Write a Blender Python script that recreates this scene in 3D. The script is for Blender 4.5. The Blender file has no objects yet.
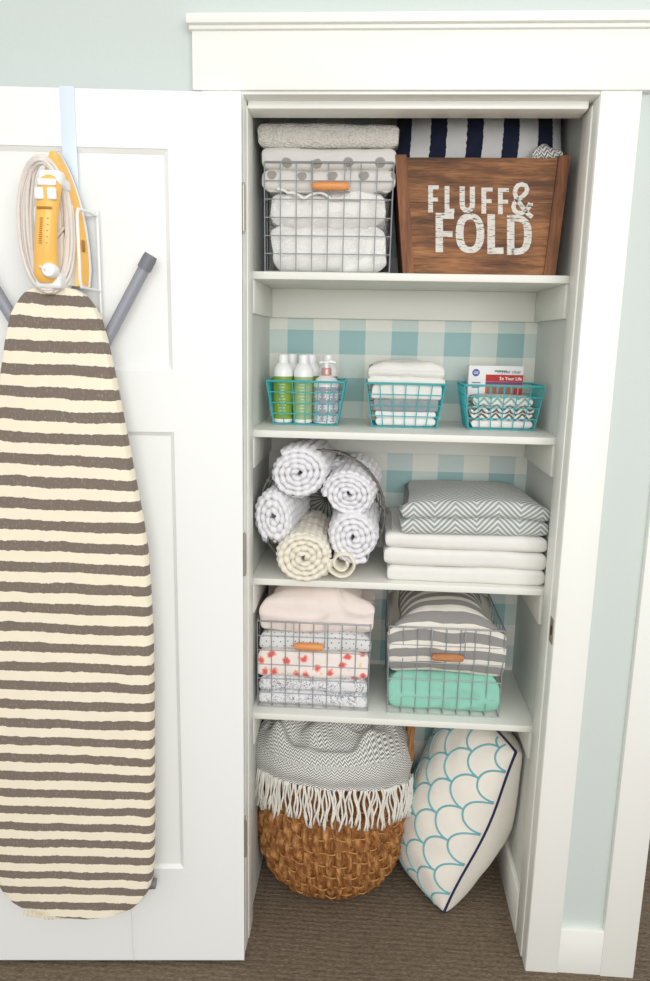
import bpy, bmesh, math, random
from math import sin, cos, pi, radians, sqrt
from mathutils import Vector, Matrix, noise
random.seed(7)
SC = bpy.context.scene
COL = SC.collection

# ------------------------------------------------------------------ camera
F = 738.3
CAM = Vector((0.2772, -1.6204, 1.5575))
RGT = Vector((0.99781935, 0.06321926, 0.01897042))
UPV = Vector((-0.03119506, 0.19840747, 0.97962306))
FWD = Vector((-0.05816717, 0.97807863, -0.19994694))
def ray(u, v): return RGT*((u-325)/F) - UPV*((v-490.5)/F) + FWD
def at(u, v, y):
    r = ray(u, v); return CAM + r*((y-CAM.y)/r.y)
def atz(u, v, z):
    r = ray(u, v); return CAM + r*((z-CAM.z)/r.z)
cd = bpy.data.cameras.new('camera'); cam = bpy.data.objects.new('camera', cd); COL.objects.link(cam)
cd.sensor_fit = 'VERTICAL'; cd.sensor_height = 36; cd.lens = F/981*36
cd.clip_start = .02
m = Matrix((RGT, UPV, -FWD)).transposed().to_4x4(); m.translation = CAM
cam.matrix_world = m
SC.camera = cam

# ------------------------------------------------------------------ mesh helpers
class MB:
    def __init__(s): s.v = []; s.f = []; s.uv = []
    def add(s, verts, faces, uvs=None):
        b = len(s.v); s.v += [tuple(x) for x in verts]
        s.uv += list(uvs) if uvs else [(x[0], x[2]) for x in verts]
        s.f += [tuple(i+b for i in q) for q in faces]
    def grid(s, rows, uvs=None, flip=False):
        nr, nc = len(rows), len(rows[0]); vs = [p for r in rows for p in r]; fs = []
        for i in range(nr-1):
            for j in range(nc-1):
                q = (i*nc+j, i*nc+j+1, (i+1)*nc+j+1, (i+1)*nc+j)
                fs.append(q[::-1] if flip else q)
        s.add(vs, fs, [p for r in uvs for p in r] if uvs else None)
    def box(s, c, d, bev=0.0, seg=2, mat=None):
        bm = bmesh.new(); bmesh.ops.create_cube(bm, size=1)
        for v in bm.verts: v.co = Vector((v.co.x*d[0], v.co.y*d[1], v.co.z*d[2]))
        if bev > 0: bmesh.ops.bevel(bm, geom=bm.edges[:], offset=bev, segments=seg, affect='EDGES', profile=.5)
        if mat is not None: bm.transform(mat)
        s.bm(bm, Vector(c)); return s
    def box2(s, a, b, bev=0.0, seg=2):
        return s.box([(a[i]+b[i])/2 for i in range(3)], [abs(b[i]-a[i]) for i in range(3)], bev, seg)
    def bm(s, bm, off=Vector((0, 0, 0))):
        bm.verts.index_update()
        s.add([v.co+off for v in bm.verts], [[v.index for v in f.verts] for f in bm.faces]); bm.free()
    def tube(s, pts, r, n=6, closed=False, cap=True):
        P = [Vector(p) for p in pts]; N = len(P)
        R = r if isinstance(r, (list, tuple)) else [r]*N
        T = []
        for i in range(N):
            a = P[i-1] if (i > 0 or closed) else P[i]; b = P[(i+1) % N] if (i < N-1 or closed) else P[i]
            t = (b-a); T.append(t.normalized() if t.length > 1e-9 else Vector((0, 0, 1)))
        ref = Vector((0, 0, 1)) if abs(T[0].z) < .9 else Vector((1, 0, 0))
        nrm = T[0].cross(ref).normalized(); rings = []; L = 0; uvs = []
        for i in range(N):
            nrm = (nrm - T[i]*nrm.dot(T[i])); nrm = nrm.normalized() if nrm.length > 1e-6 else T[i].orthogonal().normalized()
            bn = T[i].cross(nrm)
            if i: L += (P[i]-P[i-1]).length
            rings.append([P[i]+(nrm*cos(2*pi*k/n)+bn*sin(2*pi*k/n))*R[i] for k in range(n)])
            uvs.append([(k/n, L) for k in range(n)])
        vs = [p for q in rings for p in q]; fs = []
        for i in range(N if closed else N-1):
            j = (i+1) % N
            for k in range(n):
                fs.append((i*n+k, i*n+(k+1) % n, j*n+(k+1) % n, j*n+k))
        if cap and not closed:
            fs.append(tuple(range(n))[::-1]); fs.append(tuple((N-1)*n+k for k in range(n)))
        s.add(vs, fs, [p for q in uvs for p in q]); return s
    def lathe(s, prof, n=24, c=(0, 0, 0), sx=1, sy=1, cap=True):
        rows = []; uvs = []
        for r, z in prof:
            rows.append([(c[0]+r*sx*cos(2*pi*k/n), c[1]+r*sy*sin(2*pi*k/n), c[2]+z) for k in range(n+1)])
            uvs.append([(k/n, z) for k in range(n+1)])
        s.grid(rows, uvs)
        if cap:
            for i, fl in ((0, True), (len(prof)-1, False)):
                if prof[i][0] > 1e-5:
                    vs = rows[i][:-1]; q = tuple(range(n)); s.add(vs, [q[::-1] if fl else q], uvs[i][:-1])
        return s
    def prism(s, poly, y0, y1):
        n = len(poly)
        vs = [(x, y0, z) for x, z in poly]+[(x, y1, z) for x, z in poly]
        fs = [tuple(range(n)), tuple(range(2*n-1, n-1, -1))]+[(i, i+n, (i+1) % n+n, (i+1) % n) for i in range(n)]
        s.add(vs, fs)

def obj(name, mb, mat, parent=None, loc=(0, 0, 0), rz=0, sharp=40, smooth=True, weld=False, label=None):
    me = bpy.data.meshes.new(name); me.from_pydata(mb.v, [], mb.f)
    uvl = me.uv_layers.new(name='UVMap')
    for lp in me.loops: uvl.data[lp.index].uv = mb.uv[lp.vertex_index]
    bm = bmesh.new(); bm.from_mesh(me)
    if weld: bmesh.ops.remove_doubles(bm, verts=bm.verts[:], dist=1e-5)
    bmesh.ops.recalc_face_normals(bm, faces=bm.faces[:])
    bm.to_mesh(me); bm.free()
    if smooth:
        me.polygons.foreach_set('use_smooth', [True]*len(me.polygons))
        if sharp: me.set_sharp_from_angle(angle=radians(sharp))
    me.materials.append(mat)
    o = bpy.data.objects.new(name, me); COL.objects.link(o); o.location = loc; o.rotation_euler = (0, 0, rz)
    if parent: o.parent = parent
    if label: o['label'] = label
    return o
def thing(name, label, cat, loc=(0, 0, 0), rz=0, group=None):
    o = bpy.data.objects.new(name, None); COL.objects.link(o); o.location = loc; o.rotation_euler = (0, 0, rz)
    o.empty_display_size = .05
    return tag(o, label, cat, group)
def tag(o, label, cat, group=None):
    o['label'] = label; o['category'] = cat
    if group: o['group'] = group
    return o
def struct(name, mb, mat, **k):
    o = obj(name, mb, mat, **k); o['kind'] = 'structure'; return o

# ------------------------------------------------------------------ material helpers
def lin(c):
    return tuple(((x/255)/12.92 if x/255 <= .04045 else ((x/255+.055)/1.055)**2.4) for x in c)+(1,)
class Mat:
    def __init__(s, name, rough=.6, spec=.3, metal=0.0):
        s.m = bpy.data.materials.new(name); s.m.use_nodes = True; s.t = s.m.node_tree
        s.b = s.t.nodes['Principled BSDF']; s.b.inputs['Roughness'].default_value = rough
        s.b.inputs['Specular IOR Level'].default_value = spec; s.b.inputs['Metallic'].default_value = metal
        s._uv = None; s._ob = None
    def n(s, ty, **p):
        x = s.t.nodes.new(ty)
        for k, v in p.items(): setattr(x, k, v)
        return x
    def put(s, sock, v):
        if isinstance(v, bpy.types.NodeSocket): s.t.links.new(v, sock)
        else: sock.default_value = v
    def math(s, op, a, b=0.0, c=None):
        x = s.n('ShaderNodeMath', operation=op); s.put(x.inputs[0], a); s.put(x.inputs[1], b)
        if c is not None: s.put(x.inputs[2], c)
        return x.outputs[0]
    def uv(s):
        if not s._uv:
            sp = s.n('ShaderNodeSeparateXYZ'); s.t.links.new(s.n('ShaderNodeUVMap').outputs[0], sp.inputs[0]); s._uv = sp.outputs
        return s._uv[0], s._uv[1]
    def uvvec(s):
        s.uv(); return [l.from_socket for l in s._uv[0].node.inputs[0].links][0]
    def ob(s):
        if not s._ob: s._ob = s.n('ShaderNodeTexCoord').outputs['Object']
        return s._ob
    def sep(s, v):
        sp = s.n('ShaderNodeSeparateXYZ'); s.t.links.new(v, sp.inputs[0]); return sp.outputs
    def scl(s, v, k):
        mp = s.n('ShaderNodeMapping'); s.put(mp.inputs['Vector'], v); mp.inputs['Scale'].default_value = k; return mp.outputs[0]
    def noise(s, v, scale, detail=3, rough=.5):
        x = s.n('ShaderNodeTexNoise'); s.put(x.inputs['Vector'], v); x.inputs['Scale'].default_value = scale
        x.inputs['Detail'].default_value = detail; x.inputs['Roughness'].default_value = rough; return x.outputs['Fac']
    def voro(s, v, scale, feature='F1', out='Distance', rnd=1.0):
        x = s.n('ShaderNodeTexVoronoi', feature=feature); s.put(x.inputs['Vector'], v); x.inputs['Scale'].default_value = scale
        x.inputs['Randomness'].default_value = rnd; return x.outputs[out]
    def mix(s, f, a, b, blend='MIX'):
        x = s.n('ShaderNodeMix', data_type='RGBA', blend_type=blend); s.put(x.inputs[0], f); s.put(x.inputs[6], a); s.put(x.inputs[7], b); return x.outputs[2]
    def ramp(s, f, stops):
        x = s.n('ShaderNodeValToRGB'); s.put(x.inputs[0], f); e = x.color_ramp.elements
        while len(e) < len(stops): e.new(.5)
        for i, (p, c) in enumerate(stops): e[i].position = p; e[i].color = c
        return x.outputs[0]
    def step(s, f, a, b):
        x = s.n('ShaderNodeMapRange'); s.put(x.inputs[0], f); x.inputs[1].default_value = a; x.inputs[2].default_value = b
        return x.outputs[0]
    def stripes(s, c, period, duty, off=0.0):
        return s.math('LESS_THAN', s.math('FRACT', s.math('ADD', s.math('DIVIDE', c, period), off)), duty)
    def color(s, v): s.put(s.b.inputs['Base Color'], v)
    def bump(s, h, strength=.3, dist=.01):
        x = s.n('ShaderNodeBump'); s.put(x.inputs['Height'], h); x.inputs['Strength'].default_value = strength
        x.inputs['Distance'].default_value = dist; s.t.links.new(x.outputs[0], s.b.inputs['Normal'])
def plain(name, rgb, rough=.6, spec=.3, metal=0.0, var=.04, vscale=8, bscale=0, bstr=.2, bdist=.003):
    M = Mat(name, rough, spec, metal)
    nz = M.noise(M.ob(), vscale, 3)
    c = lin(rgb); d = tuple(x*(1-var*2) for x in c[:3])+(1,)
    M.color(M.mix(nz, c, d))
    if bscale: M.bump(M.noise(M.ob(), bscale, 4), bstr, bdist)
    return M.m

W_TRIM = plain('white_trim_paint', (246, 247, 241), .38, .4, var=.012, vscale=3, bscale=90, bstr=.04)
W_DOOR = plain('white_door_paint', (246, 248, 246), .38, .4, var=.012, vscale=2, bscale=90, bstr=.03)
W_SHELF = plain('white_shelf_paint', (240, 240, 232), .42, .4, var=.015, vscale=4, bscale=60, bstr=.05)
MINT = plain('pale_mint_wall_paint', (209, 218, 214), .75, .2, var=.015, vscale=3, bscale=180, bstr=.12)
CLOSET = plain('pale_grey_mint_closet_paint', (224, 227, 222), .7, .2, var=.015, vscale=3, bscale=180, bstr=.1)

def mk_carpet():
    M = Mat('brown_loop_carpet', .95, .05)
    x, y, z = M.sep(M.ob())
    rib = M.math('SINE', M.math('MULTIPLY', M.math('ADD', y, M.math('MULTIPLY', M.noise(M.ob(), 6), .02)), 2*pi/.016))
    n1 = M.noise(M.scl(M.ob(), (1, 2.2, 1)), 90, 5, .7); n2 = M.noise(M.ob(), 5, 3)
    c = M.ramp(n1, [(.25, lin((86, 75, 62))), (.55, lin((136, 122, 104))), (.8, lin((168, 153, 133)))])
    c = M.mix(M.math('MULTIPLY', M.step(rib, -.2, 1), .16), c, lin((84, 70, 60)))
    c = M.mix(M.math('MULTIPLY', n2, .25), c, lin((92, 78, 66)))
    st = M.noise(M.scl(M.ob(), (30, 85, 1)), 1.0, 3, .6); c = M.mix(M.math('MULTIPLY', M.step(st, .50, .64), .30), c, lin((72, 60, 50)))
    M.color(c); M.bump(M.math('ADD', n1, M.math('MULTIPLY', rib, -.12)), .7, .005); return M.m
CARPET = mk_carpet()
def mk_gingham():
    M = Mat('aqua_gingham_wall', .8, .1); x, y, z = M.sep(M.ob())
    a = M.stripes(M.math('SUBTRACT', x, .041), .144, .5); b = M.stripes(M.math('SUBTRACT', z, 1.519), .129, .5)
    s = M.math('MULTIPLY', M.math('ADD', a, b), .5)
    c = M.ramp(s, [(.0, lin((240, 240, 231))), (.5, lin((211, 224, 220))), (1, lin((162, 196, 197)))])
    w = M.noise(M.scl(M.ob(), (1, 1, 6)), 120, 2)
    M.color(M.mix(M.math('MULTIPLY', w, .12), c, lin((120, 140, 140)))); M.bump(w, .1, .002); return M.m
GINGHAM = mk_gingham()
def fabric(name, colf, rough=.9, weave=500, bstr=.25, bdist=.002):
    M = Mat(name, rough, .1); c = colf(M)
    w = M.noise(M.ob(), weave, 2); w2 = M.noise(M.ob(), 35, 3)
    c = M.mix(M.math('MULTIPLY', w2, .10), c, lin((120, 118, 115)))
    M.color(c); M.bump(M.math('ADD', w, M.math('MULTIPLY', w2, 1.2)), bstr, bdist)
    M.b.inputs['Sheen Weight'].default_value = .15
    return M.m
WHITE_F = fabric('white_cotton_towelling', lambda M: lin((240, 239, 234)))
WHITE_F2 = fabric('bright_white_cotton', lambda M: lin((244, 243, 240)))
TERRY = fabric('ivory_terry', lambda M: lin((226, 222, 214)), weave=190, bstr=1.0, bdist=.008)
GREY_F = fabric('mid_grey_towelling', lambda M: M.mix(M.noise(M.ob(), 120, 3), lin((140, 147, 150)), lin((166, 172, 174))))
PINK_F = fabric('blush_cotton', lambda M: lin((248, 235, 228)))
MINT_F = fabric('mint_green_cotton', lambda M: lin((150, 212, 192)))
def dots(M, bg, fg, pu, pv, r, jit=0.0):
    u, v = M.uv(); row = M.math('FLOOR', M.math('DIVIDE', v, pv))
    uu = M.math('ADD', M.math('DIVIDE', u, pu), M.math('MULTIPLY', row, .5))
    du = M.math('MULTIPLY', M.math('SUBTRACT', M.math('FRACT', uu), .5), pu)
    dv = M.math('MULTIPLY', M.math('SUBTRACT', M.math('FRACT', M.math('DIVIDE', v, pv)), .5), pv)
    d = M.math('SQRT', M.math('ADD', M.math('MULTIPLY', du, du), M.math('MULTIPLY', dv, dv)))
    d = M.math('ADD', d, M.math('MULTIPLY', M.math('SUBTRACT', M.noise(M.uvvec(), 150, 2), .5), jit))
    return M.mix(M.step(d, r*1.08, r*.92), bg, fg)
DOT_BIG = fabric('white_towel_with_grey_dots', lambda M: dots(M, lin((226, 224, 220)), lin((166, 160, 152)), .070, .047, .0115, .004), weave=300, bstr=.4)
DOT_SMALL = fabric('white_sheet_with_small_grey_dots', lambda M: dots(M, lin((230, 231, 231)), lin((120, 128, 134)), .019, .013, .0019, .002))
def zig(M, pu, amp, pv, duty):
    u, v = M.uv(); t = M.math('PINGPONG', u, pu/2)
    return M.stripes(M.math('ADD', v, M.math('MULTIPLY', t, amp)), pv, duty)
HERR = fabric('grey_white_herringbone', lambda M: M.mix(zig(M, .104, .95, .0135, .56), lin((228, 229, 224)), lin((158, 167, 166))))
THROW = fabric('grey_cream_zigzag_knit', lambda M: M.mix(zig(M, .0145, 1.25, .0088, .5), lin((236, 234, 228)), lin((132, 134, 136))), weave=350, bstr=.4)
CHEV_AQ = fabric('aqua_white_chevron', lambda M: M.mix(zig(M, .034, 1.0, .0165, .42), lin((238, 238, 232)), lin((150, 186, 182))))
CHEV_BR = fabric('brown_white_chevron', lambda M: M.mix(zig(M, .034, 1.0, .0165, .45), lin((238, 238, 232)), lin((112, 100, 98))))
def floral(M):
    v = M.uvvec()
    bg = lin((250, 240, 234))
    x = M.n('ShaderNodeTexVoronoi', feature='F1', voronoi_dimensions='2D'); M.put(x.inputs['Vector'], v); x.inputs['Scale'].default_value = 24; x.inputs['Randomness'].default_value = .95
    d = M.math('ADD', x.outputs['Distance'], M.math('MULTIPLY', M.math('SUBTRACT', M.noise(v, 90, 3), .5), .45))
    c = M.mix(M.step(M.noise(v, 60, 2), .66, .70), bg, lin((250, 214, 160)))
    c = M.mix(M.step(d, .27, .20), c, lin((248, 170, 158)))
    return M.mix(M.step(d, .18, .11), c, lin((236, 108, 97)))
FLORAL = fabric('blush_sheet_with_coral_flowers', floral)
def toile(M):
    v = M.uvvec(); n = M.noise(v, 55, 4, .6)
    l = M.math('ABSOLUTE', M.math('SUBTRACT', M.math('FRACT', M.math('MULTIPLY', n, 7)), .5))
    k = M.step(M.noise(v, 28, 2), .42, .52)
    return M.mix(M.math('MULTIPLY', M.step(l, .2, .06), k), lin((234, 234, 236)), lin((122, 130, 142)))
TOILE = fabric('white_sheet_with_grey_toile', toile)
def cstripe(M):
    u, v = M.uv(); vv = M.math('ADD', v, M.math('MULTIPLY', M.noise(M.ob(), 14, 2), .012))
    return M.mix(M.stripes(vv, .0415, .58, .36), lin((240, 236, 224)), lin((152, 150, 148)))
STRIPE_F = fabric('grey_cream_striped_cotton', cstripe)
def navy(M):
    u, v = M.uv(); uu = M.math('ADD', u, M.math('MULTIPLY', M.noise(M.uvvec(), 130, 2), .006))
    return M.mix(M.stripes(uu, .0835, .45, .0), lin((226, 226, 224)), lin((26, 34, 60)))
NAVY_F = fabric('navy_white_stripe_knit', navy, weave=240, bstr=.5)
NAVY_P = fabric('navy_piping_cloth', lambda M: lin((40, 44, 84)))
AQUA_T = fabric('aqua_embroidery_thread', lambda M: lin((122, 186, 196)))
CREAM_F = fabric('ivory_linen', lambda M: lin((246, 241, 230)), weave=300)
ROLL_W = fabric('white_waffle_cotton', lambda M: lin((240, 239, 243)), weave=260, bstr=.4)
ROLL_C = fabric('cream_waffle_cotton', lambda M: lin((243, 238, 222)), weave=260, bstr=.4)
BOFF = .2365+.23
def board(M):
    x, y, z = M.sep(M.ob())
    nz = M.noise(M.scl(M.ob(), (1, 1, 1.0)), 9, 2); nf = M.noise(M.scl(M.ob(), (1, 1, .6)), 75, 3, .7)
    zz = M.math('ADD', M.math('ADD', z, M.math('MULTIPLY', x, .028)), M.math('ADD', M.math('MULTIPLY', nz, .012), M.math('MULTIPLY', nf, .0075)))
    t = M.math('SUBTRACT', zz, .2515); ph = M.math('MULTIPLY', t, M.math('ADD', M.math('MULTIPLY', t, M.math('ADD', M.math('MULTIPLY', t, .945), -2.956)), 24.682))
    s = M.stripes(ph, 1.0, .485, BOFF+.012)
    dk = M.mix(M.step(M.noise(M.scl(M.ob(), (6, 1, 2)), 60, 3), .55, .8), lin((128, 116, 106)), lin((166, 154, 142)))
    return M.mix(s, M.mix(M.noise(M.ob(), 3), lin((252, 245, 224)), lin((252, 241, 214))), dk)
BOARD_F = fabric('cream_taupe_striped_cover', board, weave=420, bstr=.12)
GREY_TUBE = plain('grey_painted_tube', (152, 156, 165), .4, .5, .0, var=.02)
GREY_CAP = plain('dark_grey_plastic_cap', (122, 126, 134), .5, .4, var=.02)
WHITE_PL = plain('white_plastic', (245, 246, 246), .3, .5, var=.01)
BLUE_STRAP = plain('pale_blue_white_steel_strap', (222, 235, 244), .3, .5, var=.01)
YELLOW = plain('amber_yellow_plastic', (252, 196, 98), .28, .5, var=.02)
YEL_DK = plain('dark_amber_print', (178, 118, 44), .4, .4, var=.02)
STEELP = plain('brushed_steel', (190, 192, 196), .3, .5, .9, var=.03)
CORD_M = plain('ivory_braided_cord', (240, 233, 226), .8, .2, var=.05, vscale=60, bscale=400, bstr=.4)
WIRE = plain('grey_zinc_wire', (160, 164, 169), .42, .5, .25, var=.06, vscale=30)
WIRE_DK = plain('aged_dark_wire', (118, 112, 106), .5, .5, .5, var=.1, vscale=40)
TEAL = plain('turquoise_coated_wire', (66, 176, 182), .4, .5, var=.03)
NICKEL = plain('satin_nickel', (178, 172, 160), .4, .5, .6, var=.05, vscale=30)
def wood(name, a, b, c, sc=1.0, axis='x', rough=.55):
    M = Mat(name, rough, .3)
    k = {'x': (1.2*sc, 12*sc, 12*sc), 'z': (12*sc, 12*sc, 1.2*sc)}[axis]
    n1 = M.noise(M.scl(M.ob(), k), 5, 6, .65); n2 = M.noise(M.scl(M.ob(), tuple(x*4 for x in k)), 6, 3); n3 = M.noise(M.ob(), 9, 2)
    f = M.math('ADD', M.math('MULTIPLY', n1, .6), M.math('ADD', M.math('MULTIPLY', n2, .22), M.math('MULTIPLY', n3, .26)))
    M.color(M.ramp(f, [(.36, lin(a)), (.52, lin(b)), (.68, lin(c))])); M.bump(n2, .25, .002); return M.m
CRATE_W = wood('stained_pine', (56, 36, 22), (116, 75, 45), (176, 122, 76))
CRATE_E = wood('stained_pine_upright', (60, 36, 22), (112, 70, 44), (150, 98, 60), axis='z')
GRIP_W = wood('honey_wood_grip', (204, 130, 72), (226, 152, 92), (238, 172, 112), sc=2)
GRIP_D = wood('brown_wood_grip', (150, 92, 54), (184, 122, 80), (206, 148, 104), sc=2)
def mk_paint():
    M = Mat('worn_white_stencil_paint', .7, .2)
    n = M.noise(M.scl(M.ob(), (12, 1, 90)), 4, 4, .7); n2 = M.noise(M.ob(), 60, 2)
    n3 = M.noise(M.scl(M.ob(), (22, 1, 260)), 2.2, 3, .6); f = M.math('MULTIPLY', M.step(M.math('ADD', n, M.math('MULTIPLY', n2, .25)), .45, .50), M.step(n3, .36, .41))
    M.color(M.mix(f, lin((96, 62, 40)), M.mix(n2, lin((232, 230, 224)), lin((206, 202, 194))))); return M.m
PAINT = mk_paint()
def mk_wicker():
    M = Mat('water_hyacinth_braid', .6, .3); u, v = M.uv()
    n = M.noise(M.scl(M.uvvec(), (60, 14, 1)), 2.2, 3, .6); n2 = M.noise(M.scl(M.uvvec(), (400, 60, 1)), 1.5, 3)
    f = M.math('ADD', M.math('MULTIPLY', n, .75), M.math('MULTIPLY', n2, .25))
    M.color(M.ramp(f, [(.28, lin((84, 50, 26))), (.48, lin((150, 98, 54))), (.66, lin((208, 156, 98)))])); M.bump(n2, .4, .003); return M.m
WICKER = mk_wicker()
WEFT = plain('pale_reed', (204, 150, 86), .6, .3, var=.15, vscale=40)
def mk_clear():
    M = Mat('clear_crinkled_plastic', .12, .6)
    tr = M.n('ShaderNodeBsdfTransparent'); gl = M.n('ShaderNodeBsdfGlossy'); gl.inputs['Roughness'].default_value = .16
    mx = M.n('ShaderNodeMixShader'); nz = M.noise(M.ob(), 26, 4, .7)
    bp = M.n('ShaderNodeBump'); M.put(bp.inputs['Height'], nz); bp.inputs['Strength'].default_value = 1; bp.inputs['Distance'].default_value = .02
    M.t.links.new(bp.outputs[0], gl.inputs['Normal'])
    M.put(mx.inputs[0], .11)
    M.t.links.new(tr.outputs[0], mx.inputs[1]); M.t.links.new(gl.outputs[0], mx.inputs[2])
    M.t.links.new(mx.outputs[0], M.t.nodes['Material Output'].inputs['Surface']); return M.m
CLEAR = mk_clear()
LAB_G = plain('bright_green_label', (132, 168, 66), .4, .4, var=.05, vscale=20)
LAB_P = plain('pale_sage_label', (158, 188, 140), .4, .4, var=.05, vscale=20)
LAB_INK = plain('pale_print_ink', (214, 222, 176), .5, .3)
ROSE = plain('rose_gold_collar', (214, 164, 160), .3, .5, .3, var=.03)
def mk_damask():
    M = Mat('grey_white_damask_label', .5, .3); u, v = M.uv()
    px = M.math('SUBTRACT', M.math('FRACT', M.math('MULTIPLY', u, 7)), .5); py = M.math('SUBTRACT', M.math('FRACT', M.math('DIVIDE', v, .029)), .5)
    r = M.math('SQRT', M.math('ADD', M.math('MULTIPLY', px, px), M.math('MULTIPLY', py, py)))
    an = M.math('ARCTAN2', py, px); pet = M.math('MULTIPLY', M.math('COSINE', M.math('MULTIPLY', an, 8)), .09)
    a = M.math('LESS_THAN', M.math('ADD', r, pet), .36); b = M.math('GREATER_THAN', M.math('SINE', M.math('MULTIPLY', r, 55)), -.35)
    M.color(M.mix(M.math('MULTIPLY', a, b), lin((152, 155, 164)), lin((232, 232, 233)))); return M.m
DAMASK = mk_damask()

# ------------------------------------------------------------------ setting
Wd = .703; XL = -.009; XR = .722; YF = .132; YB = .462; ZS = [1.7094, 1.3425, .970, .6035]; TS = .0174; HC = .077
H = 2.045
mb = MB(); mb.box2((-4, -6, -.06), (4.5, 3.2, 0)); struct('floor', mb, CARPET)
mb = MB()
mb.box2((-2.4, .018, 0), (-.02, .112, 2.9)); mb.box2((Wd+.02, .018, 0), (.976, .112, 2.9)); mb.box2((-.02, .018, H+.02), (Wd+.02, .112, 2.9))
struct('wall_front', mb, MINT)
mb = MB(); mb.box2((XL-.1, YB, 0), (XR+.1, YB+.06, 2.7)); struct('wall_back', mb, GINGHAM)
mb = MB(); mb.box2((XL-.07, .112, 0), (XL, YB, 2.7)); struct('wall_left', mb, CLOSET)
mb = MB(); mb.box2((XR, .112, 0), (XR+.07, YB, 2.7)); struct('wall_right', mb, CLOSET)
mb = MB(); mb.box2((XL-.07, .112, 2.6), (XR+.07, YB+.06, 2.7)); struct('ceiling', mb, W_TRIM)
# return of the wall past the outside corner
mb = MB(); mb.box2((.902, .112, 0), (.976, 2.2, 2.9)); struct('wall_return', mb, MINT)
# jambs with stop
mb = MB()
mb.box2((-.022, .004, 0), (-.002, .118, H), .0015); mb.box2((-.004, .045, 0), (.0, .112, H-.008), .0015); struct('trim_1', mb, W_TRIM)
mb = MB()
mb.box2((Wd+.009, .004, 0), (Wd+.022, .116, H), .0015); mb.box2((Wd+.006, .045, 0), (Wd+.010, .110, H-.008), .0015); jr = struct('trim_2', mb, W_TRIM)
mb = MB(); mb.box2((-.02, .004, H), (Wd+.02, .118, H+.02), .0015); mb.box2((0, .045, H-.015), (Wd, .112, H+.001), .002); struct('trim_3', mb, W_TRIM)
# casings
mb = MB(); mb.box2((-.088, 0, 0), (-.006, .019, H+.006), .0015); struct('trim_4', mb, W_TRIM)
mb = MB(); mb.box2((Wd+.010, 0, 0), (.793, .019, H+.006), .0015); struct('trim_5', mb, W_TRIM)
mb = MB(); mb.box2((-.105, -.004, H+.006), (.985, .019, 2.171), .0015); struct('trim_6', mb, W_TRIM)
mb = MB(); mb.box2((-.113, -.022, 2.168), (1.0, .019, 2.187), .003); mb.box2((-.11, -.012, 2.160), (.99, .019, 2.170), .003); struct('trim_7', mb, W_TRIM)
# corner board and baseboards
mb = MB(); mb.box2((.898, 0, 0), (.980, .0195, H+.006), .0015); struct('trim_8', mb, W_TRIM)
mb = MB(); mb.box2((.792, .002, 0), (.899, .019, .127), .002); struct('baseboard_front', mb, W_TRIM)
mb = MB(); mb.box2((XR-.014, .12, 0), (XR, YB, .125), .003); struct('baseboard_right', mb, W_TRIM)
mb = MB(); mb.box2((XL, YB-.014, 0), (XR, YB, .125), .003); struct('baseboard_back', mb, W_TRIM)
# strike plate on the right jamb
mb = MB(); z0 = .872; mb.box2((Wd+.0075, .0055, z0+.006), (Wd+.010, .036, z0+.066), .0006); sp = obj('strike_plate', mb, NICKEL, jr, label='satin nickel strike plate')
mb = MB(); mb.box2((Wd+.0068, .013, z0+.026), (Wd+.009, .027, z0+.048), .0004); obj('latch_hole', mb, plain('dark_recess', (70, 62, 56)), sp)
# shelves with cleats
SHN = ['top white closet shelf, carrying the crate and dotted towels', 'second white closet shelf from the top, carrying turquoise baskets',
       'third white closet shelf from the top, carrying rolled and folded towels', 'lowest white closet shelf, carrying the two wire baskets of bedding']
for i, z in enumerate(ZS):
    mb = MB(); mb.box2((XL, YF, z-TS), (XR, YB, z), .002); tag(obj('shelf', mb, W_SHELF), SHN[i], 'shelf', 'closet shelves')
    mb = MB(); zt = z-TS; zb = zt-HC
    for a, b in ((XL, XL+.0085), (XR-.013, XR)): mb.box2((a, YF+.007, zb), (b, YB, zt), .0015)
    mb.box2((XL+.0085, YB-.017, zb), (XR-.013, YB, zt), .0015)
    struct('trim_%d' % (9+i), mb, W_SHELF)

# ------------------------------------------------------------------ door, opened flat beside the closet
DA = radians(4.7); PIN = Vector((-.0005, -.020, 0))
RD = Matrix.Rotation(DA, 3, 'Z')
def atd(u, v, off):        # pixel -> door frame (s along door, o outwards, z), o = distance in front of the door face
    n = RD @ Vector((0, -1, 0)); p0 = PIN + RD @ Vector((0, -.018-off, 0)); r = ray(u, v)
    p = CAM + r*((p0-CAM).dot(n)/r.dot(n)); q = RD.transposed() @ (p-PIN); return q.x, q.z
door = bpy.data.objects.new('door_1', None); COL.objects.link(door); door.location = PIN; door.rotation_euler = (0, 0, DA); door['kind'] = 'structure'
DW = .71; z0, z1 = .012, 2.036; yf = -.018; yp = -.008
mb = MB()
mb.box2((-DW, yp, z0), (0, .017, z1))
px = (-.148, -DW+.148)
for (a, b, c, d) in ((px[0], 0, z0, z1), (-DW, px[1], z0, z1), (px[1], px[0], z0, .274), (px[1], px[0], 1.355, 1.486), (px[1], px[0], 1.928, z1)):
    mb.box2((a, yf, c), (b, yp+.001, d))
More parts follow.
